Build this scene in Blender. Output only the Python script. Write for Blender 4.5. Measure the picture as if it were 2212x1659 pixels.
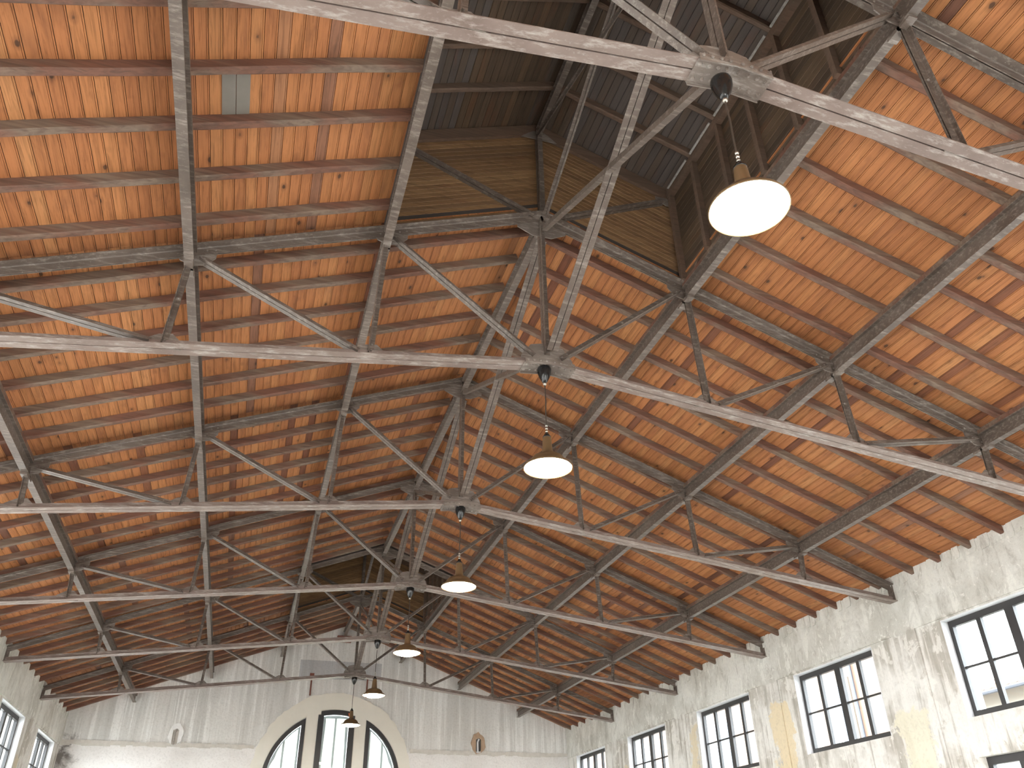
import bpy, math, random
from mathutils import Vector, Matrix
from mathutils.geometry import tessellate_polygon
random.seed(7)
for o in list(bpy.data.objects): bpy.data.objects.remove(o, do_unlink=True)
scene = bpy.context.scene
COL = scene.collection

# ------------------------------------------------------------------ camera
def cam_axes(ya, pi, ro):
    cy, sy, cp, sp, cr, sr = math.cos(ya), math.sin(ya), math.cos(pi), math.sin(pi), math.cos(ro), math.sin(ro)
    F = Vector((sy*cp, cy*cp, sp)); R = Vector((cy, -sy, 0)); U = R.cross(F)
    return cr*R + sr*U, -sr*R + cr*U, F
cam_data = bpy.data.cameras.new('camera'); cam = bpy.data.objects.new('camera', cam_data); COL.objects.link(cam)
cR, cU, cF = cam_axes(0.30084, 0.55042, -0.01455)
cam.matrix_world = Matrix(((cR.x, cU.x, -cF.x, -2.777), (cR.y, cU.y, -cF.y, -7.544), (cR.z, cU.z, -cF.z, -1.686), (0, 0, 0, 1)))
cam_data.sensor_width = 36.0; cam_data.lens = 36.0*1758.3/2212.0; cam_data.clip_start = 0.05; cam_data.clip_end = 300
scene.camera = cam

# ------------------------------------------------------------------ world, exposure
world = bpy.data.worlds.new('overcast_sky'); scene.world = world; world.use_nodes = True
bg = world.node_tree.nodes['Background']; bg.inputs[0].default_value = (0.94, 0.97, 1.0, 1); bg.inputs[1].default_value = 4.2
scene.view_settings.view_transform = 'Standard'; scene.view_settings.look = 'None'
scene.cycles.max_bounces = 6; scene.cycles.diffuse_bounces = 4; scene.cycles.glossy_bounces = 2; scene.cycles.transmission_bounces = 2; scene.cycles.transparent_max_bounces = 6
scene.view_settings.exposure = 2.75; scene.view_settings.gamma = 1.0; scene.view_settings.use_curve_mapping = False

# ------------------------------------------------------------------ dimensions (metres, measured off the photograph)
SL = 0.3812; ANG = math.atan(SL); CA, SA = math.cos(ANG), math.sin(ANG)
ZR = 5.857            # underside of rafters / top of truss top chord at the ridge
ZD = 5.980            # underside of roof boarding at the ridge
ZF = -3.30            # floor
HW = 8.0              # half width of the hall
QT = [0.0, 1.988, 4.076, 6.211, 8.0]
QB = [0.0, 2.057, 4.131, 6.164, 8.0]
TY = [-4.2, 0.0, 4.28, 8.555, 12.835, 17.14]
YE, YS = 21.3, -12.8
BAYS = [(-12.8, -8.48), (-8.48, -4.2), (-4.2, 0.0), (0.0, 4.28), (4.28, 8.555), (8.555, 12.835), (12.835, 17.14), (17.14, 21.3)]
LANT = {2: (-4.2, 0.0), 6: (12.835, 17.14)}
def zdeck(x): return ZD - SL*abs(x)
def zraft(x): return ZR - SL*abs(x)
def zbot(x): return 3.470 - 0.1215*abs(x)      # underside of bottom chord

# ------------------------------------------------------------------ node helper + materials
class NT:
    def __init__(s, name):
        s.m = bpy.data.materials.new(name); s.m.use_nodes = True; s.t = s.m.node_tree; s.b = s.t.nodes['Principled BSDF']
    def n(s, typ, ins=None, **kw):
        d = s.t.nodes.new(typ)
        for k, v in kw.items(): setattr(d, k, v)
        for k, v in (ins or {}).items():
            if hasattr(v, 'is_output'): s.t.links.new(v, d.inputs[k])
            else: d.inputs[k].default_value = v
        return d
    def math(s, op, a, b=0.0, c=0.0): return s.n('ShaderNodeMath', {0: a, 1: b, 2: c}, operation=op).outputs[0]
    def pos(s): return s.n('ShaderNodeNewGeometry').outputs['Position']
    def vmul(s, v, k): return s.n('ShaderNodeVectorMath', {0: v, 1: k}, operation='MULTIPLY').outputs[0]
    def vadd(s, v, k): return s.n('ShaderNodeVectorMath', {0: v, 1: k}, operation='ADD').outputs[0]
    def noise(s, v, scale, detail=3, rough=.55, dist=0): return s.n('ShaderNodeTexNoise', {'Vector': v, 'Scale': scale, 'Detail': detail, 'Roughness': rough, 'Distortion': dist}).outputs[0]
    def ramp(s, f, stops, interp='LINEAR'):
        d = s.n('ShaderNodeValToRGB', {0: f}); e = d.color_ramp; e.interpolation = interp
        while len(e.elements) < len(stops): e.elements.new(0.5)
        for el, (p, c) in zip(e.elements, stops): el.position = p; el.color = (c, c, c, 1) if isinstance(c, (int, float)) else (*c, 1)
        return d.outputs[0]
    def mix(s, f, a, b, mode='MIX'):
        d = s.n('ShaderNodeMix', data_type='RGBA', blend_type=mode)
        for sock, v in ((d.inputs[0], f), (d.inputs[6], a), (d.inputs[7], b)):
            if hasattr(v, 'is_output'): s.t.links.new(v, sock)
            else: sock.default_value = v if isinstance(v, (int, float)) else (*v, 1)
        return d.outputs[2]
    def xyz(s, v): return s.n('ShaderNodeSeparateXYZ', {0: v}).outputs
    def set(s, key, v):
        if hasattr(v, 'is_output'): s.t.links.new(v, s.b.inputs[key])
        else: s.b.inputs[key].default_value = (*v, 1) if isinstance(v, tuple) and len(v) == 3 else v
    def bump(s, h, strength, dist=.01): s.t.links.new(s.n('ShaderNodeBump', {'Height': h, 'Strength': strength, 'Distance': dist}).outputs[0], s.b.inputs['Normal'])
    def rnd(s):
        a = s.n('ShaderNodeObjectInfo').outputs['Random']; b = s.n('ShaderNodeNewGeometry').outputs['Random Per Island']
        return s.math('FRACT', s.math('ADD', s.math('MULTIPLY', a, 7.31), s.math('MULTIPLY', b, 3.77)))
M = {}
def simple(name, col, rough=.7, metal=0.0, var=.12, scale=6):
    N = NT(name); f = N.noise(N.pos(), scale, 3)
    c = N.mix(f, tuple(x*(1-var) for x in col), tuple(min(1, x*(1+var)) for x in col))
    N.set('Base Color', c); N.set('Roughness', rough); N.set('Metallic', metal); M[name] = N.m; return N
def wood_boards(name, ramp, knots=True, grain_dark=.62, axis='y'):
    N = NT(name); r = N.rnd(); P = N.pos()
    off = N.n('ShaderNodeCombineXYZ', {0: N.math('MULTIPLY', r, 37.0), 1: N.math('MULTIPLY', r, 91.0), 2: 0.0}).outputs[0]
    P2 = N.vadd(P, off)
    base = N.ramp(r, ramp)
    g = N.noise(N.vmul(P2, (38, 1.6, 38) if axis == 'y' else (1.6, 38, 38)), 1.0, 5, .65, 1.2)
    c = N.mix(N.ramp(g, [(.36, grain_dark), (.52, .93), (.68, 1.0)]), (0, 0, 0), base, 'MIX')
    big = N.noise(N.vmul(P2, (3, 1.0, 3) if axis == 'y' else (1.0, 3, 3)), 1.0, 4, .65, .5)
    c = N.mix(N.ramp(big, [(.56, 0.0), (.74, .5)]), c, (.13, .052, .026))
    if knots:
        v = N.n('ShaderNodeTexVoronoi', {'Vector': N.vmul(P2, (5.2, 2.7, .01) if axis == 'y' else (2.7, 5.2, .01)), 'Scale': 1.0}, feature='F1')
        kd = N.math('ADD', v.outputs['Distance'], N.math('MULTIPLY', N.noise(P2, 25, 2), .06))
        gate = N.math('GREATER_THAN', N.xyz(v.outputs['Color'])[0], .28)
        k = N.math('MULTIPLY', N.ramp(kd, [(.105, 1.0), (.135, .4), (.26, 0.0)]), gate)
        c = N.mix(N.math('MULTIPLY', k, .85), c, (.03, .017, .012))
    N.set('Base Color', c); N.set('Roughness', .62); N.set('Specular IOR Level', .3); M[name] = N.m
wood_boards('pine_board', [(0.0, (.15, .055, .030)), (.025, (.20, .078, .042)), (.04, (.39, .150, .058)), (.45, (.43, .172, .066)), (.80, (.46, .192, .073)), (.965, (.49, .22, .088)), (.98, (.28, .13, .075)), (1.0, (.15, .065, .04))])
wood_boards('lantern_board', [(0.0, (.075, .050, .034)), (.5, (.105, .070, .046)), (.8, (.13, .082, .048)), (1.0, (.09, .078, .07))], False)
wood_boards('lantern_grey_board', [(0.0, (.088, .070, .062)), (.6, (.112, .092, .082)), (1.0, (.105, .075, .055))], False, .8)
wood_boards('gable_board', [(0.0, (.19, .105, .050)), (.4, (.25, .140, .066)), (.8, (.285, .165, .078)), (1.0, (.15, .085, .046))], False, .62, 'x')
def rafter_mat(name, a, b, c):
    N = NT(name); r = N.rnd(); P = N.vadd(N.pos(), N.n('ShaderNodeCombineXYZ', {0: N.math('MULTIPLY', r, 50.0), 1: 0.0, 2: 0.0}).outputs[0])
    g = N.noise(N.vmul(P, (1.0, 22, 22)), 1.0, 4, .6, 1.0); w = N.noise(N.vmul(P, (.8, 3, 3)), 1.0, 3)
    col = N.mix(N.ramp(w, [(.42, 0.0), (.6, 1.0)]), a, b); col = N.mix(N.ramp(g, [(.35, .6), (.6, 0.0)]), col, c)
    N.set('Base Color', col); N.set('Roughness', .75); N.bump(g, .4, .006); M[name] = N.m
rafter_mat('rafter_timber', (.175, .080, .052), (.195, .140, .102), (.065, .036, .026))
rafter_mat('lantern_timber', (.15, .090, .060), (.13, .085, .060), (.07, .045, .03))
def steel(name, dark, mid, light, amt):
    N = NT(name); P = N.pos()
    a = N.noise(P, 2.3, 4, .6); b = N.noise(N.vmul(P, (4, 18, 30)), 1.0, 6, .72); s = N.noise(P, 40, 3, .7)
    col = N.mix(N.ramp(a, [(.35, 0.0), (.65, 1.0)]), dark, mid)
    col = N.mix(N.math('MULTIPLY', N.ramp(b, [(.5, 0.0), (.68, 1.0)]), amt), col, light)
    col = N.mix(N.ramp(s, [(.64, 0.0), (.74, .5)]), col, (.42, .40, .37))
    N.set('Base Color', col); N.set('Roughness', N.ramp(a, [(.3, .33), (.7, .55)])); N.set('Metallic', .0); N.set('Specular IOR Level', .55)
    N.bump(s, .25, .004); M[name] = N.m
steel('painted_steel', (.092, .069, .055), (.142, .110, .090), (.36, .315, .275), .6)
steel('worn_chord_steel', (.175, .128, .108), (.245, .19, .165), (.54, .50, .455), .62)
steel('gusset_steel', (.13, .102, .084), (.20, .165, .14), (.42, .39, .355), .6)
def plaster(name, end=False):
    N = NT(name); P = N.pos(); X = N.xyz(P)
    a = N.noise(P, .75, 4, .6); b = N.noise(P, 2.4, 5, .65, .6); fine = N.noise(P, 17, 4, .7)
    col = N.mix(N.ramp(a, [(.40, 0.0), (.55, 1.0)]), (.43, .405, .355), (.69, .68, .64))
    col = N.mix(N.ramp(b, [(.54, 0.0), (.575, .75)]), col, (.74, .725, .67))
    col = N.mix(N.ramp(b, [(.33, .8), (.39, 0.0)]), col, (.40, .365, .305))
    if end:
        st = N.noise(N.vmul(P, (5.5, 1, .16)), 1.0, 5, .7, .35); st2 = N.noise(N.vmul(P, (2.3, 1, .12)), 1.0, 3, .6)
        up = N.ramp(N.math('ADD', X[2], N.math('MULTIPLY', b, .22)), [(0.0, 0.0), (1.0, 1.0)])
        hi = N.math('GREATER_THAN', N.math('ADD', X[2], N.math('MULTIPLY', N.math('SUBTRACT', b, .5), .5)), 2.05)
        wall_up = N.mix(N.ramp(st2, [(.35, 0.0), (.65, 1.0)]), (.62, .615, .59), (.77, .765, .74))
        wall_up = N.mix(N.ramp(st, [(.52, 0.0), (.60, .9)]), wall_up, (.86, .86, .84))
        wall_up = N.mix(N.ramp(st, [(.33, .35), (.45, 0.0)]), wall_up, (.42, .405, .38))
        low = N.mix(N.ramp(a, [(.4, 0.0), (.6, 1.0)]), (.72, .695, .67), (.80, .78, .76))
        col = N.mix(hi, low, wall_up)
        # bluish rectangle of old paint above the arch
        bx = N.math('MULTIPLY', N.math('LESS_THAN', N.math('ABSOLUTE', X[0]), 1.36), N.math('LESS_THAN', N.math('ABSOLUTE', N.math('SUBTRACT', X[2], 4.5)), .29))
        col = N.mix(N.math('MULTIPLY', bx, .6), col, (.33, .34, .37))
        # sooty corner by the left wall
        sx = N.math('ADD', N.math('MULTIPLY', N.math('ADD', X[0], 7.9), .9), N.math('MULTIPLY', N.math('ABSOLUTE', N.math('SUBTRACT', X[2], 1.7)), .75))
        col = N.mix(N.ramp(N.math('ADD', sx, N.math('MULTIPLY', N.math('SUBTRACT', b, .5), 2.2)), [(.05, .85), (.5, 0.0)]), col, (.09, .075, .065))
    else:
        # streaks under the rafters, ochre paint left on some piers
        st = N.noise(N.vmul(P, (1, 6, .5)), 1.0, 4, .65, .3)
        col = N.mix(N.ramp(st, [(.52, 0.0), (.60, .75)]), col, (.74, .725, .68))
        col = N.mix(N.ramp(st, [(.36, .75), (.45, 0.0)]), col, (.33, .305, .26))
        # damp grey band under the eaves with pale drips and flakes
        dr = N.noise(N.vmul(P, (1, 4.2, 1.7)), 1.0, 6, .7, .6); fl = N.noise(P, 9, 4, .7, .5)
        upm = N.ramp(N.math('ADD', N.math('MULTIPLY', N.math('SUBTRACT', X[2], 1.95), 1.0), N.math('MULTIPLY', N.math('SUBTRACT', b, .5), .5)), [(.0, 0.0), (.04, 1.0)])
        ub = N.mix(N.ramp(a, [(.38, 0.0), (.6, 1.0)]), (.52, .51, .46), (.69, .685, .64))
        ub = N.mix(N.ramp(dr, [(.34, .6), (.46, 0.0)]), ub, (.33, .31, .27))
        ub = N.mix(N.ramp(dr, [(.55, 0.0), (.59, .85)]), ub, (.72, .715, .66))
        ub = N.mix(N.ramp(fl, [(.62, 0.0), (.66, .8)]), ub, (.78, .77, .72))
        col = N.mix(upm, col, ub)
        for yc, hw_, zt, cc in ((8.35, .36, 1.55, (.68, .57, .37)), (4.55, .42, .75, (.68, .65, .51)), (12.25, .22, 1.6, (.64, .55, .38)), (16.5, .2, 1.2, (.6, .52, .38)), (3.9, .7, -.2, (.72, .68, .62))):
            d1 = N.math('SUBTRACT', hw_, N.math('ABSOLUTE', N.math('SUBTRACT', X[1], yc))); d2 = N.math('SUBTRACT', zt, X[2])
            d = N.math('ADD', N.math('MINIMUM', d1, d2), N.math('MULTIPLY', N.math('SUBTRACT', b, .5), .9))
            col = N.mix(N.ramp(N.math('ADD', d, N.math('MULTIPLY', N.math('SUBTRACT', fine, .5), .25)), [(.0, 0.0), (.06, .85)]), col, cc)
    col = N.mix(N.math('MULTIPLY', N.ramp(fine, [(.3, 1.0), (.5, 0.0)]), .22), col, (.25, .23, .20))
    N.set('Base Color', col); N.set('Roughness', .9); N.set('Specular IOR Level', .2)
    N.bump(N.math('ADD', N.math('MULTIPLY', b, 1.0), N.math('MULTIPLY', fine, .25)), .55, .03); M[name] = N.m
plaster('side_plaster'); plaster('end_plaster', True)
simple('cream_plaster', (.76, .73, .65), .9, 0, .06, 3)
simple('white_reveal', (.66, .67, .68), .8, 0, .05, 3)
simple('concrete_floor', (.25, .245, .235), .6, 0, .1, 1)
simple('black_frame', (.028, .026, .027), .45, 0, .2, 9)
simple('window_frame_grey', (.026, .024, .024), .5, 0, .15, 9)
simple('black_gloss', (.012, .012, .012), .15)
simple('brass_grey', (.45, .43, .38), .3, .9)
simple('cord_brown', (.05, .035, .025), .6)
simple('shade_enamel', (.16, .10, .05), .35, .3)
simple('reflector_white', (.9, .88, .82), .4)
simple('grey_panel', (.19, .17, .145), .6, 0, .1, 12)
simple('dark_skin', (.05, .04, .035), .9)
simple('rust_iron', (.17, .06, .04), .8, 0, .3, 14)
simple('daylight_strip_and_conduit', (.36, .34, .31), .8, 0, .6, 22)  # pale tone painting leaked daylight at the lantern eaves, also on one conduit
simple('blind_slat', (.83, .85, .76), .5, 0, .03, 3)
simple('blind_frame', (.68, .72, .72), .5, 0, .03, 3)
simple('niche_white', (.86, .86, .85), .9, 0, .15, 8)
simple('orange_tape', (.75, .16, .05), .6)
simple('peach_render', (.19, .120, .083), .9, 0, .08, .8)
simple('stone_trim', (.21, .185, .155), .85, 0, .08, 1.5)
simple('terracotta', (.20, .10, .06), .85, 0, .25, 3)
simple('downpipe_grey', (.06, .065, .08), .5)
simple('shutter_grey', (.09, .11, .14), .6)
simple('asphalt', (.30, .29, .27), .9)
simple('conduit', (.10, .10, .10), .5)
simple('old_cement', (.60, .57, .52), .95, 0, .2, 9)
simple('niche_brick', (.42, .30, .21), .95, 0, .3, 12)
def glass():
    N = NT('window_glass'); t = N.t; t.nodes.remove(N.b)
    tr = t.nodes.new('ShaderNodeBsdfTransparent'); tr.inputs[0].default_value = (.93, .96, .97, 1)
    gl = t.nodes.new('ShaderNodeBsdfGlossy'); gl.inputs['Roughness'].default_value = .02
    fr = N.math('MULTIPLY_ADD', N.math('POWER', N.n('ShaderNodeLayerWeight', {0: .5}).outputs['Facing'], 4.0), .5, .03).node
    mx = t.nodes.new('ShaderNodeMixShader'); t.links.new(fr.outputs[0], mx.inputs[0]); t.links.new(tr.outputs[0], mx.inputs[1]); t.links.new(gl.outputs[0], mx.inputs[2])
    t.links.new(mx.outputs[0], t.nodes['Material Output'].inputs[0]); M['window_glass'] = N.m
glass()
def emit(name, col, s):
    N = NT(name); N.set('Base Color', col); N.set('Emission Color', col); N.b.inputs['Emission Strength'].default_value = s; M[name] = N.m
emit('lamp_diffuser', (1.0, .86, .62), 26.0)

# ------------------------------------------------------------------ mesh helper
class MB:
    def __init__(s): s.v = []; s.f = []
    def add(s, vs, fs):
        b = len(s.v); s.v += [tuple(v) for v in vs]; s.f += [tuple(b+i for i in f) for f in fs]; return s
    def box(s, x0, x1, y0, y1, z0, z1):
        return s.add([(x0,y0,z0),(x1,y0,z0),(x1,y1,z0),(x0,y1,z0),(x0,y0,z1),(x1,y0,z1),(x1,y1,z1),(x0,y1,z1)], [(0,3,2,1),(4,5,6,7),(0,1,5,4),(1,2,6,5),(2,3,7,6),(3,0,4,7)])
    def sweep(s, p0, p1, sec, a, b, caps=True):
        """closed section [(u,w)] on axes a,b swept from p0 to p1"""
        p0, p1, a, b = Vector(p0), Vector(p1), Vector(a), Vector(b); n = len(sec)
        vs = [p0 + a*u + b*w for u, w in sec] + [p1 + a*u + b*w for u, w in sec]
        fs = [(i, (i+1) % n, n+(i+1) % n, n+i) for i in range(n)]
        if caps: fs += [tuple(range(n-1, -1, -1)), tuple(range(n, 2*n))]
        return s.add(vs, fs)
    def prism(s, poly, o, a, b, c, t):
        """polygon [(u,w)] on axes a,b at origin o, extruded by t along c"""
        o, a, b, c = Vector(o), Vector(a), Vector(b), Vector(c); n = len(poly)
        vs = [o + a*u + b*w for u, w in poly] + [o + a*u + b*w + c*t for u, w in poly]
        return s.add(vs, [(i, (i+1) % n, n+(i+1) % n, n+i) for i in range(n)] + [tuple(range(n-1, -1, -1)), tuple(range(n, 2*n))])
    def holed(s, outer, holes, o, a, b, c, t):
        o, a, b, c = Vector(o), Vector(a), Vector(b), Vector(c); loops = [outer] + holes
        flat = [p for l in loops for p in l]; tris = tessellate_polygon([[Vector((u, w, 0)) for u, w in l] for l in loops]); n = len(flat)
        vs = [o + a*u + b*w for u, w in flat] + [o + a*u + b*w + c*t for u, w in flat]
        fs = [tuple(tr) for tr in tris] + [tuple(n+i for i in reversed(tr)) for tr in tris]; k = 0
        for l in loops:
            m = len(l); fs += [(k+i, k+(i+1) % m, n+k+(i+1) % m, n+k+i) for i in range(m)]; k += m
        return s.add(vs, fs)
    def lathe(s, prof, cx, cy, cz, n=28, cap=False):
        vs = [(cx+r*math.cos(2*math.pi*i/n), cy+r*math.sin(2*math.pi*i/n), cz+z) for r, z in prof for i in range(n)]
        fs = [(j*n+i, j*n+(i+1) % n, (j+1)*n+(i+1) % n, (j+1)*n+i) for j in range(len(prof)-1) for i in range(n)]
        if cap: fs += [tuple(range(n-1, -1, -1)), tuple((len(prof)-1)*n+i for i in range(n))]
        return s.add(vs, fs)
    def tube(s, pts, r, n=8):
        pts = [Vector(p) for p in pts]
        for p, q in zip(pts[:-1], pts[1:]):
            d = (q-p).normalized(); a = d.orthogonal().normalized(); b = d.cross(a)
            s.sweep(p, q, [(r*math.cos(2*math.pi*i/n), r*math.sin(2*math.pi*i/n)) for i in range(n)], a, b)
        return s
    def rivet(s, p, nrm, r=.016, h=.012):
        p, nrm = Vector(p), Vector(nrm).normalized(); a = nrm.orthogonal().normalized(); b = nrm.cross(a); n = 6
        c1 = [p + (a*math.cos(i*math.pi/3) + b*math.sin(i*math.pi/3))*r for i in range(n)]; c2 = [p + nrm*h + (a*math.cos(i*math.pi/3) + b*math.sin(i*math.pi/3))*r*.55 for i in range(n)]
        return s.add(c1 + c2, [(i, (i+1) % n, n+(i+1) % n, n+i) for i in range(n)] + [tuple(range(n, 2*n))])
    def mesh(s, name, mat, smooth=False):
        me = bpy.data.meshes.new(name); me.from_pydata(s.v, [], s.f); me.materials.append(M[mat])
        import bmesh
        bm = bmesh.new(); bm.from_mesh(me); bmesh.ops.recalc_face_normals(bm, faces=bm.faces); bm.to_mesh(me); bm.free()
        if smooth:
            for p in me.polygons: p.use_smooth = True
        return me
    def build(s, name, mat, parent=None, smooth=False, kind=None): return link(name, s.mesh(name, mat, smooth), parent, kind)
def link(name, me, parent=None, kind=None):
    o = bpy.data.objects.new(name, me); COL.objects.link(o)
    if parent: o.parent = parent
    if kind: o['kind'] = kind
    return o
def tag(o, label, cat=None, group=None, kind=None):
    o['label'] = label
    if cat: o['category'] = cat
    if group: o['group'] = group
    if kind: o['kind'] = kind
    return o
def empty(name, loc=(0, 0, 0)):
    o = bpy.data.objects.new(name, None); COL.objects.link(o); o.location = loc; o.empty_display_size = .2; return o
def copy_tree(o, parent=None):
    c = o.copy(); COL.objects.link(c); c.parent = parent
    for ch in o.children: copy_tree(ch, c)
    return c
V = Vector
def Lsec(leg, t, g, w=None):
    """two angles back to back: u = along legs (0 at flange face), w = across"""
    w = w or leg; g = g/2
    c = t*1.3; A = [(0, g), (0, g+w), (t, g+w), (t, g+t+c), (t+c*.35, g+t+c*.35), (t+c, g+t), (leg, g+t), (leg, g)]
    return A, [(u, -q) for u, q in reversed(A)]
def member(mb, p0, p1, u, leg, t=.009, g=.012, nrm=(0, 1, 0), w=None, centre=False):
    p0, p1, u = V(p0), V(p1), V(u).normalized()
    d = (p1-p0).normalized(); u = (u - d*u.dot(d)).normalized()
    if centre: p0 = p0 - u*leg/2; p1 = p1 - u*leg/2
    for sec in Lsec(leg, t, g, w): mb.sweep(p0, p1, sec, u, V(nrm))
    return mb

# ------------------------------------------------------------------ setting: floor and walls
fl = MB().box(-8.4, 8.4, YS-.4, YE+.4, ZF-.2, ZF).build('floor', 'concrete_floor'); tag(fl, 'pale concrete floor of the long hall below the frame', 'floor', kind='structure')
WZ = (0.43, 1.94); WLZ = (-3.0, -0.13); LOWER_BAYS = (0, 1, 2, 3, 4, 7); WHW = 1.25  # lower openings, mostly unseen: bays and height shaped to balance the daylight
def side_wall(s, name, label):
    X0, X1 = HW, HW+.42; mb = MB()
    def b(xa, xb, y0, y1, z0, z1): mb.box(*(sorted((s*xa, s*xb))), y0, y1, z0, z1)
    ycs = [(a+c)/2 for a, c in BAYS]; edges = [YS-.4] + [e for yc in ycs for e in (yc-WHW, yc+WHW)] + [YE+.4]
    for i in range(0, len(edges), 2): b(X0, X1, edges[i], edges[i+1], ZF, 1.97)
    for i, yc in enumerate(ycs):
        for z0, z1 in (((ZF, WLZ[0]), (WLZ[1], WZ[0]), (WZ[1], 1.97)) if i in LOWER_BAYS else ((ZF, WZ[0]), (WZ[1], 1.97))): b(X0, X1, yc-WHW, yc+WHW, z0, z1)
    # upper band, a little proud of the piers, rising to the boarding
    band = [(X0-.028, 1.97), (X1, 1.97), (X1, zdeck(X1)-.004), (X0-.028, zdeck(X0-.028)-.004)]
    mb.prism([(s*x, z) for x, z in band], (0, YS-.4, 0), (1, 0, 0), (0, 0, 1), (0, 1, 0), YE-YS+.8)
    o = mb.build(name, 'side_plaster'); tag(o, label, 'wall', kind='structure')
    for i, (a, c) in enumerate(BAYS):              # shallow pilasters under the truss ends
        for yy in ([c] if i < len(BAYS)-1 else []):
            MB().box(*(sorted((s*(X0-.022), s*(X0+.05)))), yy-.30, yy+.30, ZF, 1.972).build('pilaster', 'side_plaster', o)
    rr = random.Random(3 if s > 0 else 4)
    for i in range(2, len(BAYS)):                  # ragged plaster built up around the rafter ends
        a, c = BAYS[i]; lump = MB(); y = a+.05
        while y < c-.05:
            wdt = rr.uniform(.10, .26); dz = rr.uniform(.02, .09); prj = rr.uniform(.02, .05)
            lump.prism([(y, 2.86-dz), (y+wdt*.15, 2.80-dz), (y+wdt*.9, 2.79-dz), (y+wdt, 2.85-dz), (y+wdt, 2.98), (y, 2.98)], (s*(X0-.02), 0, 0), (0, 1, 0), (0, 0, 1), (-s, 0, 0), prj*.5)
            y += wdt*rr.uniform(.95, 1.6)
        lump.build('plaster_edge', 'side_plaster', o, kind='stuff')
    for i, (a, c) in enumerate(BAYS):              # whitewashed reveals and lintel edge
        yc = (a+c)/2
        if i < 2: continue
        for y0, y1, z0, z1 in ((yc-WHW-.004, yc-WHW+.012, WZ[0], WZ[1]), (yc+WHW-.012, yc+WHW+.004, WZ[0], WZ[1]), (yc-WHW, yc+WHW, WZ[1]-.012, WZ[1]+.004)):
            MB().box(*(sorted((s*(X0-.004), s*(X0+.15)))), y0, y1, z0, z1).build('reveal', 'white_reveal', o)
    return o
wl = side_wall(-1, 'wall_left', 'weathered pale plaster wall on the left, with a row of small windows')
wr = side_wall(1, 'wall_right', 'peeling grey and ochre plaster wall on the right, with high windows')

# end wall with thermal window
def arc(R, cz, x0, x1, n=18): return [(x0+(x1-x0)*i/n, cz+math.sqrt(max(0, R*R-(x0+(x1-x0)*i/n)**2))) for i in range(n+1)]
AC = 1.02
def centre_shape(hw1, hw2, zst, R, z0=-.4): return [(-hw1, z0), (hw1, z0), (hw1, zst), (hw2, zst)] + arc(R, AC, hw2, -hw2) + [(-hw2, zst), (-hw1, zst)]
def side_shape(sx, xin, R, z0=-.4, xs=None):
    zs = AC; xo = R
    pts = [(xin, z0), (xin, AC+math.sqrt(R*R-xin*xin))] + [(R*math.cos(t), AC+R*math.sin(t)) for t in [math.acos(xin/R)*(1-i/16) for i in range(1, 17)]] + [(R, z0)]
    return [(sx*x, z) for x, z in pts]
holes = [centre_shape(.585, .50, 3.08, 2.22), side_shape(-1, .98, 2.17), side_shape(1, .98, 2.17)]
outer = [(-8.4, ZF), (8.4, ZF), (8.4, zdeck(8.4)-.004), (0, ZD-.004), (-8.4, zdeck(8.4)-.004)]
wb = MB().holed(outer, holes, (0, YE, 0), (1, 0, 0), (0, 0, 1), (0, 1, 0), .42).build('wall_back', 'end_plaster')
tag(wb, 'streaked grey plaster gable end wall with a large arched window', 'wall', kind='structure')
rr = random.Random(11); sur = []
for i in range(61):
    t = math.pi*1.0*i/60; R = 2.51 + rr.uniform(-.03, .03); sur.append((R*math.cos(t), 1.26+R*math.sin(t)))
sur = [(2.51, -.6)] + sur + [(-2.51, -.6)]
MB().holed(sur, [centre_shape(.60, .512, 3.075, 2.232), side_shape(-1, .968, 2.185), side_shape(1, .968, 2.185)], (0, YE-.03, 0), (1, 0, 0), (0, 0, 1), (0, 1, 0), .035).build('arch_surround', 'cream_plaster', wb)
for sx, lo, hi in ((-1, 2.47, 8.0), (1, 2.47, 8.0)):           # broken ledge at springing height
    x = lo
    mb = MB()
    while x < hi:
        w = rr.uniform(.12, .4); x2 = min(hi, x+w); t_ = rr.uniform(-.02, .02)
        mb.prism([(sx*x, 2.02+t_-rr.uniform(.0, .05)), (sx*x2, 2.02+t_-rr.uniform(.0, .05)), (sx*x2, 2.10+rr.uniform(0, .04)), (sx*x, 2.10+rr.uniform(0, .04))], (0, YE-.028, 0), (1, 0, 0), (0, 0, 1), (0, 1, 0), .03); x = x2
    mb.build('ledge', 'old_cement', wb, kind='stuff')
def niche(x, z, mat, r0):
    q = random.Random(int(x*10)); pts = []
    for i in range(20):
        t = 2*math.pi*i/20; pts.append((x + r0*.8*math.cos(t)*q.uniform(.85, 1.12), z + r0*1.1*math.sin(t)*q.uniform(.88, 1.1)))
    hole = [(x-.085, z-.30), (x+.085, z-.30), (x+.085, z+.12), (x+.02, z+.17), (x-.085, z+.12)]
    n_ = MB().holed(pts, [hole], (0, YE-.035, 0), (1, 0, 0), (0, 0, 1), (0, 1, 0), .034).build('niche_patch', mat, wb)
    MB().prism(hole, (0, YE-.004, 0), (1, 0, 0), (0, 0, 1), (0, 1, 0), .006).build('niche_back', 'conduit' if x > 0 else 'old_cement', n_)
    MB().tube([(x-.02, YE-.03, z-.3), (x-.03, YE-.03, z+.05), (x+.02, YE-.03, z+.14)], .03).build('conduit', 'white_reveal' if x > 0 else 'daylight_strip_and_conduit', n_)
niche(-4.84, 2.36, 'niche_white', .28); niche(4.79, 2.36, 'niche_brick', .30)
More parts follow.
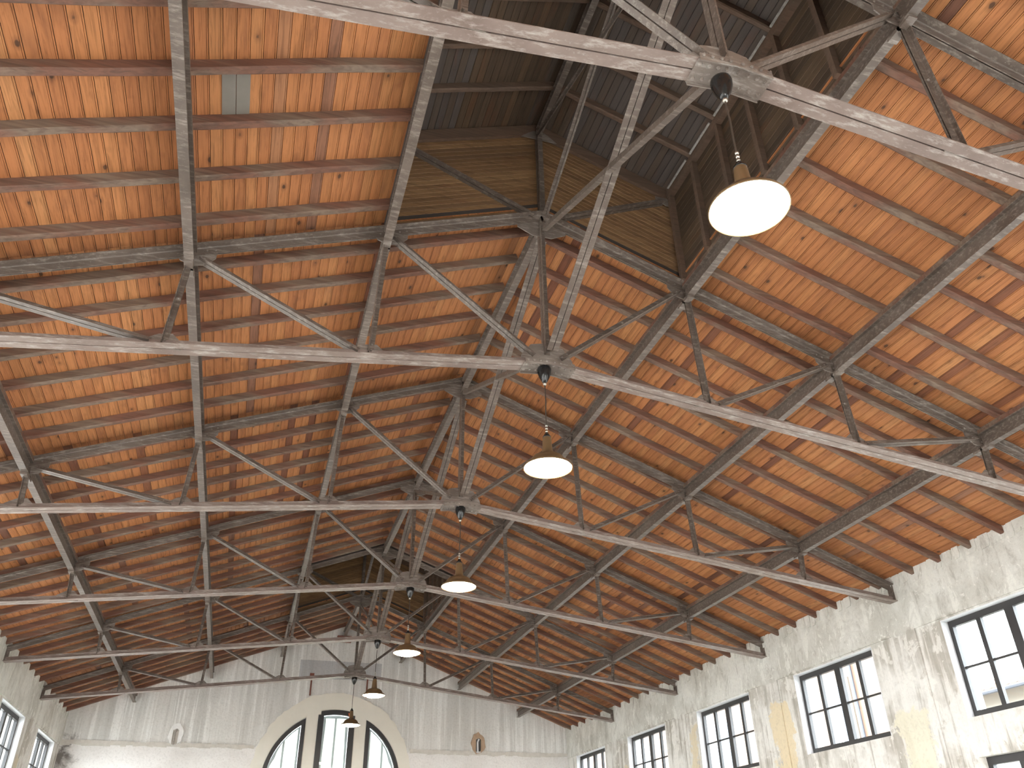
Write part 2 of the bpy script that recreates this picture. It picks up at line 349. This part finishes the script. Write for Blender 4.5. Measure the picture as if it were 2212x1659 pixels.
for x in (-.94, .905):
    MB().box(x-.022, x+.022, YE-.05, YE-.005, 3.66, 4.33).build('iron_bar', 'rust_iron', wb)
    MB().box(x-.07, x+.07, YE-.06, YE-.004, 4.28, 4.36).build('iron_bracket', 'rust_iron', wb)
MB().box(-.24, .24, YE-.16, YE, 5.42, 5.62).build('ridge_bearing', 'rust_iron', wb)
# arched window lights
def arch_light(idx, outer_p, inner_p, glass_p, label, xs, zt):
    w = empty('window_%d' % idx, (0, YE, 0)); tag(w, label, 'window', kind='structure')
    f = MB().holed(outer_p, [inner_p], (0, -.05, 0), (1, 0, 0), (0, 0, 1), (0, 1, 0), .16).build('frame', 'black_frame', w)
    MB().prism(glass_p, (0, .07, 0), (1, 0, 0), (0, 0, 1), (0, 1, 0), .006).build('pane', 'window_glass', w)
    x0, x1 = xs
    bl = empty('louvred_blind'); bl.parent = w
    st = MB()
    for xa in (x0, (x0+x1)/2-.03, x1-.055): st.box(xa, xa+.06, .15, .18, -.4, zt(xa+.03)-.02)
    st.build('stile', 'blind_frame', bl)
    sl = MB(); z = -.35
    while z < 3.2:
        # clip each slat to the inner outline
        xa, xb = x0+.02, x1-.02; n = 24; ins = [xa+(xb-xa)*i/n for i in range(n+1) if zt(xa+(xb-xa)*i/n) > z+.06]
        if len(ins) > 2: sl.add([(ins[0], .15, z+.055), (ins[-1], .15, z+.055), (ins[-1], .19, z), (ins[0], .19, z)], [(0, 1, 2, 3)])
        z += .046
    sl.build('slats', 'blind_slat', bl, kind='stuff')
    rim = [p for p in inner_p]
    MB().holed(inner_p, [[(sum(q[0] for q in inner_p)/len(inner_p)*.0 + x0+ (p[0]-x0)*1.0, p[1]) for p in glass_in(inner_p)]], (0, .145, 0), (1, 0, 0), (0, 0, 1), (0, 1, 0), .03).build('rail', 'blind_frame', bl)
    return w
def glass_in(poly, k=.07):
    cx = sum(p[0] for p in poly)/len(poly); cz = sum(p[1] for p in poly)/len(poly)
    # inset every vertex toward the middle by about k
    out = []
    for x, z in poly:
        d = math.hypot(cx-x, cz-z); out.append((x+(cx-x)*k/d*1.4, z+(cz-z)*k/d*1.4))
    return out
ci = centre_shape(.415, .414, 2.9, 2.08, -.3); si = lambda s: side_shape(s, 1.10, 2.05, -.3)
arch_light(1, centre_shape(.585, .50, 3.08, 2.22), ci, ci, 'tall black-framed middle light of the arched end window, with white blind', (-.41, .41), lambda x: AC+math.sqrt(max(0, 2.08**2-x*x)))
arch_light(2, side_shape(-1, .98, 2.17), si(-1), si(-1), 'curved black-framed left light of the arched end window, with white blind', (-2.04, -1.11), lambda x: AC+math.sqrt(max(0, 2.05**2-x*x)))
arch_light(3, side_shape(1, .98, 2.17), si(1), si(1), 'curved black-framed right light of the arched end window, with white blind', (1.11, 2.04), lambda x: AC+math.sqrt(max(0, 2.05**2-x*x)))
# rear wall behind the photographer, with an unseen doorway added to let in daylight
wf = MB().holed([(-8.4, ZF), (-3.0, ZF), (-3.0, .7), (3.0, .7), (3.0, ZF), (8.4, ZF), (8.4, zdeck(8.4)-.004), (0, ZD-.004), (-8.4, zdeck(8.4)-.004)], [], (0, YS-.4, 0), (1, 0, 0), (0, 0, 1), (0, 1, 0), .4).build('wall_front', 'side_plaster')
tag(wf, 'plaster gable wall behind the camera with an unseen doorway added for daylight', 'wall', kind='structure')

# ------------------------------------------------------------------ side windows
def side_window(idx, s, yc, z0, z1, label):
    w = empty('window_%d' % idx, (s*(HW+.13), yc, z0)); tag(w, label, 'window', kind='structure')
    H = z1-z0; D0, D1 = 0, .075
    def bx(mb, y0, y1, a, b, d0=D0, d1=D1): mb.box(*(sorted((s*d0, s*d1))), y0, y1, a, b); return mb
    fr = MB(); bx(fr, -WHW, WHW, H-.11, H); bx(fr, -WHW, WHW, 0, .10); bx(fr, -WHW, -WHW+.09, .10, H-.11); bx(fr, WHW-.09, WHW, .10, H-.11)
    fr.build('frame', 'window_frame_grey', w)
    bx(MB(), -.085, .085, .10, H-.11).build('mullion', 'window_frame_grey', w)
    for y in (-.62, .62): bx(MB(), y-.045, y+.045, .10, H-.11, .008, .068).build('casement_bar', 'window_frame_grey', w)
    cols = [(-WHW+.09, -.665), (-.575, -.085), (.085, .575), (.665, WHW-.09)]; nr = 2 if H < 2 else 3
    zs = [.10+(H-.21)*i/nr for i in range(nr+1)]
    for a, b in cols:
        for k in range(1, nr): bx(MB(), a, b, zs[k]-.016, zs[k]+.016, .02, .056).build('glazing_bar', 'window_frame_grey', w)
        for k in range(nr):
            mb = bx(MB(), a, b, zs[k]+(.016 if k else 0), zs[k+1]-(.016 if k < nr-1 else 0), .036, .041); mb.build('pane', 'window_glass', w)
    return w
ordn = ['nearest the camera', 'second from the camera', 'third from the camera', 'fourth from the camera', 'farthest from the camera, next to the end wall']
wi = 4
for k, i in enumerate((3, 4, 5, 6, 7)):
    a, c = BAYS[i]; side_window(wi, 1, (a+c)/2, *WZ, 'black-framed eight-pane window high in the right wall, ' + ordn[k]); wi += 1
a, c = BAYS[3]; side_window(wi, 1, (a+c)/2, *WLZ, 'black window head in the lower row of the right wall, at the bottom right corner'); wi += 1
a, c = BAYS[6]; side_window(wi, -1, (a+c)/2, *WZ, 'black-framed window in the left wall, at the bottom left corner'); wi += 1
a, c = BAYS[7]; side_window(wi, -1, (a+c)/2, *WZ, 'black-framed window in the left wall, farthest away beside the end wall'); wi += 1

# ------------------------------------------------------------------ roof boarding and rafters
BW = .1165; NB = 75
prof = [(0, .022), (0, .001), (.011, .001), (.0115, .007), (.0148, .007), (.0155, 0), (BW-.0062, 0), (BW-.0050, .002), (BW-.0050, .022)]
def board_mesh(L):
    return MB().sweep((0, 0, 0), (0, L, 0), prof, (1, 0, 0), (0, 0, 1)).mesh('board', 'pine_board')
def frame(s, y):      # local x = down the slope, local z = up out of the roof
    X = V((s*CA, 0, -SA)); Y = V((0, s, 0)); Z = X.cross(Y)
    return Matrix(((X.x, Y.x, Z.x, 0), (X.y, Y.y, Z.y, y), (X.z, Y.z, Z.z, ZD), (0, 0, 0, 1)))
ROFF = {2: [.50, 1.15, 1.82, 2.45, 3.13, 3.80], 3: [.40, .99, 1.66, 2.33, 3.02, 3.66], 4: [.25, .90, 1.55, 2.21, 2.95, 3.62], 5: [.05, .68, 1.40, 2.10, 2.79, 3.44, 4.05]}
def rafter_mesh(d0, d1, seed, w=.085, h=.114, mat='rafter_timber', amp=.007):
    q = random.Random(seed); n = 16; vs = []; fs = []; ph = q.uniform(0, 6)
    for i in range(n+1):
        x = d0+(d1-d0)*i/n; dy = amp*math.sin(i*.9+ph); r = lambda: q.uniform(-amp, amp)*.7
        vs += [(x, -w/2+dy+r(), .002), (x, w/2+dy+r(), .002), (x, w/2+dy+r(), -h+.014+r()*.6), (x, w/2-.014+dy+r(), -h+r()*.5), (x, -w/2+.014+dy+r(), -h+r()*.5), (x, -w/2+dy+r(), -h+.014+r()*.6)]
    for i in range(n):
        for j in range(6): fs.append((i*6+j, i*6+(j+1) % 6, (i+1)*6+(j+1) % 6, (i+1)*6+j))
    fs += [tuple(range(5, -1, -1)), tuple(n*6+j for j in range(6))]
    return MB().add(vs, fs).mesh('rafter', mat)
RM_full = [rafter_mesh(.06, 8.75, i) for i in range(5)]; RM_cut = [rafter_mesh(2.13, 8.75, 20+i) for i in range(4)]
bm_cache = {i: board_mesh(BAYS[i][1]-BAYS[i][0]-.004) for i in (2, 3, 4, 5)}
def ceiling(s, name, label):
    o = empty(name, (0, 0, 0)); tag(o, label, 'ceiling', kind='structure')
    far = MB(); skin = MB(); rs = random.Random(50+s)
    for i, (y0, y1) in enumerate(BAYS):
        F = frame(s, y0 if s > 0 else y1)
        k0 = 18 if i in LANT else 0
        for k in range(k0, NB):
            if i in bm_cache:
                b = link('board', bm_cache[i], o); b.matrix_local = F @ Matrix.Translation((k*BW, .002, 0))
            else:
                tmp = MB().sweep((k*BW, 0, 0), (k*BW, y1-y0-.003, 0), prof, (1, 0, 0), (0, 0, 1)); far.add([F @ V(v) for v in tmp.v], tmp.f)
        x0 = 2.10 if i in LANT else -.02
        e0 = .45 if i == (0 if s > 0 else len(BAYS)-1) else .001; e1 = .45 if i == (len(BAYS)-1 if s > 0 else 0) else .001
        tmp = MB().box(x0, NB*BW+.05, -e0, y1-y0+e1, .022, .075); skin.add([F @ V(v) for v in tmp.v], tmp.f)
        offs = ROFF.get(i, [.33+.668*j for j in range(6)])
        for j, of in enumerate(offs):
            if y0+of > YE-.1 or i == 0: continue
            me = rs.choice(RM_cut if i in LANT else RM_full)
            r = link('rafter', me, o); r.matrix_local = frame(s, y0+of)
    far.build('distant_boards', 'pine_board', o, kind='stuff')
    skin.build('roof_skin', 'dark_skin', o)
    return o
ceil_l = ceiling(-1, 'ceiling_left', 'left roof slope of orange pine boards on timber rafters')
ceil_r = ceiling(1, 'ceiling_right', 'right roof slope of orange pine boards on timber rafters')
# grey repair panel between two rafters, left slope
F = frame(-1, 0)
def slope_pt(s, x, y, dz): X = V((s*CA, 0, -SA)); Z = V((s*SA, 0, CA)); return V((0, y, ZD)) + X*(abs(x)/CA) + Z*dz
for xa, xb in ((3.815, 3.70), (3.695, 3.58)):
    p = [slope_pt(-1, xa, -2.38, -.006), slope_pt(-1, xb, -2.38, -.006), slope_pt(-1, xb, -1.70, -.006), slope_pt(-1, xa, -1.70, -.006)]
    q = [slope_pt(-1, xa, -2.38, .002), slope_pt(-1, xb, -2.38, .002), slope_pt(-1, xb, -1.70, .002), slope_pt(-1, xa, -1.70, .002)]
    g_ = MB().add(p+q, [(0, 1, 2, 3), (7, 6, 5, 4), (0, 4, 5, 1), (1, 5, 6, 2), (2, 6, 7, 3), (3, 7, 4, 0)]).build('repair_panel', 'grey_panel', ceil_l); g_['label'] = 'grey painted repair board between two rafters'

# ------------------------------------------------------------------ steel purlins
ISEC = lambda h, w, tf, tw: [(-w/2, 0), (w/2, 0), (w/2, tf), (tw/2, tf), (tw/2, h-tf), (w/2, h-tf), (w/2, h), (-w/2, h), (-w/2, h-tf), (-tw/2, h-tf), (-tw/2, tf), (-w/2, tf)]
PH = .20
def purlin(s, q, label, lant_ok=True):
    o = empty('steel_purlin', (s*q, TY[0], zraft(q)-.2)); tag(o, label, 'beam', 'steel purlins under the rafters')
    Z = V((0, 0, 1)); X = V((1, 0, 0)); base = V((s*q, 0, zraft(q) - .022)) - V(o.location)
    for i, (y0, y1) in enumerate(BAYS):
        if i < 1 or (not s and i in LANT): continue
        a, b = y0+.03, y1-.03
        if i == len(BAYS)-1: b = YE+.05
        p0 = base + V((0, a, 0)) - Z*(PH+.032); p1 = base + V((0, b, 0)) - Z*(PH+.032)
        b_ = MB().sweep(p0, p1, ISEC(PH, .10, .013, .010), X, Z).build('beam', 'painted_steel', o)
        if s: MB().sweep(p0 + Z*PH, p1 + Z*PH, [(-.04, 0), (.04, 0), (.04, .052-s*.0152), (-.04, .052+s*.0152)], X, Z).build('nailing_strip', 'rafter_timber', b_)
        for yy in (a, b):
            if i == len(BAYS)-1 and yy == b: continue
            d = .05 if yy == a else -.05
            pl = MB(); pp = base + V((0, yy, 0)) - Z*(PH+.032)
            pl.sweep(pp - Z*.035 + V((0, -d*.9, 0)), pp - Z*.035 + V((0, d*2.2, 0)), [(-.046, 0), (.046, 0), (.046, .034), (-.046, .034)], X, Z)
            pl.build('end_bracket', 'gusset_steel', b_)
    return o
nm = ['nearest the ridge', 'halfway down the slope', 'lowest, nearest the wall']
for s, side in ((-1, 'left'), (1, 'right')):
    for k in (1, 2, 3): purlin(s, QT[k], 'long steel beam under the %s roof slope, %s' % (side, nm[k-1]))
purlin(0, 0.0, 'long steel ridge beam along the top of the roof')

# ------------------------------------------------------------------ trusses
CH = .10
def make_truss():
    T = empty('roof_truss', (0, 0, 0)); riv = MB()
    def P(x, z): return V((x, 0, z))
    for s in (-1, 1):
        member(MB(), P(0, zraft(0)-.003), P(s*8.05, zraft(8.05)-.003), (0, 0, -1), CH, .010, .012).build('top_chord', 'painted_steel', T)
        member(MB(), P(s*.02, zbot(.02)), P(s*8.03, zbot(8.03)), (0, 0, 1), CH, .010, .012).build('bottom_chord', 'worn_chord_steel', T)
        member(MB(), P(s*7.97, zbot(7.97)+.01), P(s*7.97, zraft(7.97)-.01), (-s, 0, 0), .06, .008, .012).build('end_post', 'painted_steel', T)
        for k in (1, 2, 3):
            t0, b0 = P(s*QT[k], zraft(QT[k])-.12), P(s*QB[k], zbot(QB[k])+.055)
            member(MB(), b0, t0, (-s, 0, 0), .062, .008, .012, w=.055, centre=True).build('post', 'painted_steel', T)
            src = P(s*(QB[k-1]+(.13 if k > 1 else .16)), zbot(QB[k-1])+(.075 if k > 1 else .13)); dst = P(s*(QT[k]-.10), zraft(QT[k]-.10)-.15)
            member(MB(), src, dst, (0, 0, 1), .065, .008, .012, w=.06, centre=True).build('diagonal', 'painted_steel', T)
            for (pa, pb, u) in ((b0, t0, V((-s, 0, 0))), (src, dst, V((0, 0, 1)))):
                d = (pb-pa).normalized(); Ln = (pb-pa).length
                for tt in (.04, .12, Ln*.5, Ln-.12, Ln-.04):
                    for sg in (-1, 1): riv.rivet(pa + d*tt + V((0, sg*.014, 0)), (0, sg, 0), .015, .014)
            # gussets
            g = MB().prism([(-.17, -.01), (.20, -.01), (.20, .07), (.07, .15), (-.06, .17), (-.14, .10)] if s > 0 else [(.17, -.01), (-.20, -.01), (-.20, .07), (-.07, .15), (.06, .17), (.14, .10)], (s*QB[k], -.006, zbot(QB[k])+.02), (1, 0, 0), (0, 0, 1), (0, 1, 0), .012)
            g.build('gusset', 'gusset_steel', T)
            X = V((s*CA, 0, -SA)); Z = V((s*SA, 0, CA))
            MB().prism([(-.26, -.02), (.17, -.02), (.17, -.13), (.06, -.22), (-.06, -.24), (-.20, -.17)], (s*QT[k], -.006, zraft(QT[k])), X, Z, (0, 1, 0), .012).build('gusset', 'gusset_steel', T)
            for dx in (-.22, -.13, .0, .11):
                for sg in (-1, 1): riv.rivet(V((s*QT[k], sg*.016, zraft(QT[k]))) + X*dx - Z*.06, (0, sg, 0), .014, .012)
    # king post: four angles crossing in plan
    kp = member(MB(), P(0, zbot(0)+.16), P(0, ZR-.12), (1, 0, 0), .07, .008, .012, centre=True); kp.build('king_post', 'painted_steel', T)
    # centre gussets
    MB().prism([(-.34, .0), (.34, .0), (.31, .12), (.20, .27), (.08, .30), (-.08, .30), (-.20, .27), (-.31, .12)], (0, -.006, zbot(0)+.01), (1, 0, 0), (0, 0, 1), (0, 1, 0), .012).build('gusset', 'gusset_steel', T)
    MB().prism([(-.33, -.20), (-.33, -.06), (0, .06), (.33, -.06), (.33, -.20), (.13, -.30), (-.13, -.30)], (0, -.006, ZR-.08), (1, 0, 0), (0, 0, 1), (0, 1, 0), .012).build('gusset', 'gusset_steel', T)
    # splice plates below the middle of the bottom chord
    zc = zbot(0)
    sp = MB()
    for s in (-1, 1):
        a, b = P(0, zc-.012), P(s*.31, zbot(.31)-.012)
        sp.sweep(a, b, [(-.109, 0), (.109, 0), (.109, .011), (-.109, .011)], (0, 1, 0), (0, 0, 1))
        for sg in (-1, 1):
            sp.prism([(0, -.035), (s*.30, -.035-.036), (s*.30, .045-.036), (0, .045)], (0, sg*.107, zc), (1, 0, 0), (0, 0, 1), (0, sg, 0), .010)
            for j in range(4):
                xx = s*(.05+.075*j); riv.rivet((xx, sg*.06, zbot(xx)-.012), (0, 0, -1), .018, .016); riv.rivet((xx, sg*.122, zc-.018*abs(xx)/.3), (0, sg, 0), .016, .014)
    sp.build('splice_plate', 'gusset_steel', T)
    riv.build('rivets', 'gusset_steel', T, kind='stuff')
    return T
tl = ['large riveted steel roof truss crossing the top of the photo, nearest the camera', 'riveted steel roof truss second from the camera, ending the near roof lantern', 'riveted steel roof truss third from the camera, reaching the right wall by the second window', 'riveted steel roof truss fourth from the camera, in the middle distance', 'riveted steel roof truss fifth from the camera, before the far roof lantern', 'riveted steel roof truss farthest from the camera, just before the end wall']
T0 = make_truss()
for i, y in enumerate(TY):
    t = T0 if i == 0 else copy_tree(T0)
    t.location = (0, y, 0); tag(t, tl[i], 'truss', 'steel roof trusses')

# ------------------------------------------------------------------ crossed braces in the ridge plane
def brace(i, label):
    y0, y1 = TY[i], TY[i+1]; o = empty('ridge_brace', (0, (y0+y1)/2, zbot(0))); tag(o, label, 'brace', 'crossed braces under the ridge'); c = V(o.location)
    for (p, q, off) in (((y0+.12, zbot(0)+.16), (y1-.10, ZR-.36), -.03), ((y0+.10, ZR-.36), (y1-.12, zbot(0)+.16), .03)):
        a, b = V((off, p[0], p[1]))-c, V((off, q[0], q[1]))-c
        d = (b-a).normalized(); u = V((1, 0, 0)).cross(d)
        mb = MB(); sec = [(0, 0), (.065, 0), (.065, .008), (.008, .008), (.008, .065), (0, .065)]
        big = q[1] < p[1]
        if big:
            for sgn in (-1, 1): mb.sweep(a, b, [(x*sgn + sgn*.004, z) for x, z in (sec if sgn > 0 else sec[::-1])], (1, 0, 0), u)
        else: mb.sweep(a, b, sec, (1, 0, 0), u)
        mb.build('brace_bar', 'painted_steel', o)
bl_ = ['between the nearest and second truss', 'between the second and third truss', 'between the third and fourth truss', 'between the fourth and fifth truss', 'between the two farthest trusses']
for i in range(5): brace(i, 'crossed steel bracing bars under the ridge ' + bl_[i])

# ------------------------------------------------------------------ roof lanterns
ZL = 7.46; ZLD = 7.575; LX = 1.95
def lantern(i, label):
    ya, yb = LANT[i]; o = empty('ceiling_lantern' , (0, 0, 0)); tag(o, label, 'roof lantern', kind='structure'); L = yb-ya
    ztop = ZLD - SL*LX
    # side walls of horizontal boards
    nb = 17; z0 = zraft(LX)-.022; bh = (ztop-z0)/nb
    me = MB().sweep((0, 0, 0), (0, L, 0), [(0, .005), (0, bh-.002), (.003, bh-.0005), (.022, bh-.0005), (.022, 0), (.007, 0)], (1, 0, 0), (0, 0, 1)).mesh('side_board', 'lantern_board')
    for s in (-1, 1):
        for k in range(nb):
            b = link('side_board', me, o); b.location = (LX+.03 if s > 0 else -LX-.03, ya if s > 0 else yb, z0+k*bh); b.rotation_euler = (0, 0, 0 if s > 0 else math.pi)
        MB().box(*(sorted((s*(LX+.055), s*(LX+.09)))), ya, yb, z0-.02, ztop+.02).build('outer_skin', 'dark_skin', o)
        n = 7; ps = [ya+.10+(L-.20)*j/(n-1) for j in range(n)]
        for y in ps: MB().box(*(sorted((s*(LX-.045), s*(LX+.034)))), y-.035, y+.035, zraft(LX)+.0, ztop-.02).build('stud', 'lantern_timber', o)
        MB().box(*(sorted((s*(LX-.05), s*(LX+.034)))), ya+.05, yb-.05, ZL-SL*LX-.10, ZL-SL*LX+.01).build('eaves_rail', 'lantern_timber', o)
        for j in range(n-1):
            MB().box(*(sorted((s*(LX-.085), s*(LX-.062)))), ps[j]+.06, ps[j+1]-.06, ZL-SL*LX-.01, ZL-SL*LX+.012).build('eaves_daylight_strip', 'daylight_strip_and_conduit', o)  # pale strips paint in daylight leaking through the eaves gap
        # rafters and roof boards
        X = V((s*CA, 0, -SA)); Z = V((s*SA, 0, CA)); Y = V((0, s, 0))
        def fr(y): return Matrix(((X.x, Y.x, Z.x, 0), (X.y, Y.y, Z.y, y), (X.z, Y.z, Z.z, ZLD), (0, 0, 0, 1)))
        rm = rafter_mesh(.03, 2.16, 77, .07, .107, 'lantern_timber', .003)
        for y in ps[1:-1]:
            r = link('rafter', rm, o); r.matrix_local = fr(y)
        w = .1; sec = [(0, .02), (0, .006), (.006, 0), (w-.008, 0), (w-.002, .006), (w-.002, .02)]
        bmx = {m_: MB().sweep((0, 0, 0), (0, L, 0), sec, (1, 0, 0), (0, 0, 1)).mesh('roof_board', m_) for m_ in ('lantern_board', 'lantern_grey_board')}
        for k in range(22):
            m_ = 'lantern_grey_board' if (s > 0 and k > 3) or (s < 0 and k > 12) else 'lantern_board'
            b = link('roof_board', bmx[m_], o); b.matrix_local = fr(ya if s > 0 else yb) @ Matrix.Translation((k*w, 0, 0))
        tmp = MB().box(-.03, 2.25, 0, L, .021, .06); MB().add([fr(ya if s > 0 else yb) @ V(v) for v in tmp.v], tmp.f).build('roof_skin', 'dark_skin', o)
        # gable boards laid parallel to the slope
        nbg = 24; hgt = ZLD-ZR+.02; gh = hgt/nbg
        for yy, dirn in ((yb+.02, -1), (ya-.02, 1)):
            joined = MB()
            for k in range(nbg):
                zz = ZR-.01+k*gh
                sec = [(.002, 0), (.014, .010), (.014, gh-.006), (.010, gh-.0005), (-.02, gh-.0005), (-.02, 0)]
                p0 = V((0, yy, zz)); p1 = V((s*(LX+.04), yy, zz-SL*(LX+.04)))
                tmp = MB().sweep(p0, p1, sec, (0, dirn, 0), (0, 0, 1))
                if dirn < 0: tmp.build('gable_board', 'gable_board', o)
                else: joined.add(tmp.v, tmp.f)
            if dirn > 0: joined.build('near_gable_boards', 'gable_board', o, kind='stuff')
            MB().prism([(0, ZR-.01), (s*(LX+.06), zraft(LX)-.02), (s*(LX+.06), ZLD-SL*LX+.04), (0, ZLD+.06)], (0, yy+.025*(-dirn), 0), (1, 0, 0), (0, 0, 1), (0, -dirn, 0), .03).build('gable_skin', 'dark_skin', o)
            # top rail and corner stud
            p0 = V((0, yy, ZL-.09)); p1 = V((s*LX, yy, ZL-.09-SL*LX))
            MB().sweep(p0, p1, [(0, 0), (.06, 0), (.06, .19), (0, .19)], (0, dirn, 0), (0, 0, 1)).build('gable_rail', 'lantern_timber', o)
            yq = yy + dirn*.07
            member(MB(), (s*.12, yq, ZR-.08), (s*(LX-.12), yq, ZL-SL*LX-.16), (0, 0, 1), .075, .008, .012, w=.06, centre=True).build('steel_diagonal', 'painted_steel', o)
            if s > 0:
                member(MB(), (0, yq, ZR-.02), (0, yq, ZL-.05), (1, 0, 0), .085, .008, .014, w=.05, centre=True).build('steel_king_post', 'painted_steel', o)
                MB().prism([(-.26, -.06), (.26, -.06), (.16, .03), (.08, .09), (-.08, .09), (-.16, .03)], (0, yq-.006, ZL-.16), (1, 0, 0), (0, 0, 1), (0, 1, 0), .012).build('gusset', 'gusset_steel', o)
            MB().prism([(0, 0), (-s*.20, .0), (-s*.20, -.03), (-s*.05, -.14), (0, -.14)], (s*(LX-.03), yq-.006, ZL-SL*LX-.10), (1, 0, 0), (0, 0, 1), (0, 1, 0), .012).build('gusset', 'gusset_steel', o)
    MB().sweep((0, ya+.05, ZL-.13), (0, yb-.05, ZL-.13), ISEC(.13, .085, .011, .01), (1, 0, 0), (0, 0, 1)).build('ridge_beam', 'painted_steel', o)
    for p, q, off in (((yb-.10, ZR-.05), (ya+.12, ZL-.14), .03), ((yb-.10, ZL-.16), (ya+.12, ZR-.05), -.04)):
        a, b = V((off, *p)), V((off, *q)); d = (b-a).normalized(); u = V((1, 0, 0)).cross(d)
        w_ = .075 if off > 0 else .045
        MB().sweep(a, b, [(-w_/2, 0), (w_/2, 0), (w_/2, .008), (.008, .008), (.008, .06), (0, .06), (0, .008), (-w_/2, .008)], (1, 0, 0), u).build('lantern_brace', 'painted_steel', o)
    return o
lantern(2, 'dark boarded roof lantern above the nearest lamp')
lantern(6, 'dark boarded roof lantern in the far part of the roof')

# ------------------------------------------------------------------ pendant lamps
def make_lamp():
    L = empty('pendant_lamp', (0, 0, 0)); zr = 2.15
    zc = zbot(0)-.03
    MB().lathe([(.0, 0), (.078, 0), (.082, -.02), (.078, -.07), (.058, -.13), (.036, -.175), (.022, -.20), (.0, -.20)], 0, 0, zc, 24).build('ceiling_cup', 'black_gloss', L, True)
    MB().lathe([(.0, 0), (.020, 0), (.022, -.02), (.010, -.035), (0, -.035)], 0, 0, zc-.198, 16).build('cord_grip', 'brass_grey', L, True)
    MB().tube([(0, 0, zc-.22), (.004, 0, zc-.45), (-.003, 0, 2.80), (0, 0, zr+.46)], .0075).build('cord', 'cord_brown', L)
    k = MB()
    for j in range(3): k.lathe([(.0, 0), (.014, .008), (.016, .02), (.008, .032), (0, .034)], 0, 0, zr+.44+.036*j, 10)
    k.build('swivel', 'brass_grey', L, True)
    MB().lathe([(.0, .445), (.018, .44), (.030, .41), (.048, .385), (.048, .375), (.0, .375)], 0, 0, zr, 20).build('cap', 'black_gloss', L, True)
    MB().lathe([(.046, .376), (.050, .33), (.056, .24), (.066, .175), (.085, .155)], 0, 0, zr, 24).build('neck', 'shade_enamel', L, True)
    sh = MB().lathe([(.085, .157), (.13, .148), (.165, .128), (.19, .095), (.205, .06), (.255, .035), (.268, .012), (.268, .0), (.262, .0), (.258, .010), (.20, .055), (.184, .092), (.16, .12), (.12, .138), (.0, .142)], 0, 0, zr, 40).build('shade', 'shade_enamel', L, True)
    MB().lathe([(.0, -.045), (.09, -.040), (.17, -.025), (.23, -.004), (.257, .012), (.257, .016), (.0, .016)], 0, 0, zr, 40).build('diffuser', 'lamp_diffuser', L, True)
    return L
ll = ['large glowing pendant lamp at upper right, nearest the camera', 'glowing pendant lamp near the middle, second from the camera', 'glowing pendant lamp third from the camera', 'glowing pendant lamp fourth from the camera', 'small glowing pendant lamp fifth from the camera, before the end wall', 'smallest glowing pendant lamp, in front of the arched window']
L0 = make_lamp()
for i, y in enumerate(TY):
    l = L0 if i == 0 else copy_tree(L0)
    l.location = ((-.08, -.04, 0, 0, 0, 0)[i], y, (-.06, 0, 0, 0, 0, 0)[i]*1.0); tag(l, ll[i], 'lamp', 'pendant lamps down the middle of the hall')
tp = MB().add([(.36, YE-.075, 3.16), (.44, YE-.075, 3.12), (.47, YE-.075, 2.86), (.44, YE-.075, 2.84), (.36, YE-.065, 3.16), (.44, YE-.065, 3.12), (.47, YE-.065, 2.86), (.44, YE-.065, 2.84)], [(0, 1, 2, 3), (7, 6, 5, 4), (0, 4, 5, 1), (1, 5, 6, 2), (2, 6, 7, 3), (3, 7, 4, 0)]).build('tape_strip', 'orange_tape')
tag(tp, 'small orange strip hanging from the top of the arched window frame', 'tape')

# ------------------------------------------------------------------ outside the right windows
gr = MB().box(-90, 90, -90, 110, ZF-.6, ZF-.21).build('street_ground', 'asphalt'); tag(gr, 'grey paved ground around the hall', 'ground', kind='structure')
nb_ = empty('neighbour_building', (17, 20, ZF)); tag(nb_, 'pale peach building with shuttered windows seen through the right windows', 'building')
def nbp(mb, name, mat, parent=nb_): return mb.build(name, mat, parent)
def B(x0, x1, y0, y1, z0, z1): return MB().box(x0-17, x1-17, y0-20, y1-20, z0-ZF, z1-ZF)
nbp(B(17, 17.4, 12.5, 48, ZF, 5.6), 'wall', 'peach_render'); nbp(B(16.6, 17.5, 12.2, 48.3, 5.6, 5.85), 'cornice', 'stone_trim')
nbp(B(16.96, 17.0, 12.5, 48, 1.2, 1.45), 'string_course', 'stone_trim')
for y in range(14, 47, 4):
    w_ = nbp(B(16.93, 17.02, y-.75, y+.75, 1.7, 4.3), 'window', 'stone_trim')
    B(16.90, 16.95, y-.55, y+.55, 1.85, 4.1).build('shutter', 'shutter_grey', w_)
nbp(MB().tube([(-.1, -3.0, 0), (-.1, -3.0, 8.9)], .07), 'downpipe', 'downpipe_grey')
sh_ = empty('tiled_annex', (15, 8, ZF)); tag(sh_, 'low outbuilding with a terracotta tiled eave seen through the nearest right window', 'building')
MB().box(0, 2.5, -5, 3.6, 0, 5.6).build('wall', 'stone_trim', sh_)
for k in range(34):
    y = -5.1+k*.26
    MB().sweep((-.45, y, 5.55), (2.6, y, 6.35), [(-.12, 0), (-.08, .07), (0, .10), (.08, .07), (.12, 0), (.0, -.02)], (0, 1, 0), (0, 0, 1)).build('roof_tile', 'terracotta', sh_)
MB().tube([(-.4, -5, 5.5), (-.4, 3.7, 5.5)], .06).build('gutter', 'downpipe_grey', sh_)
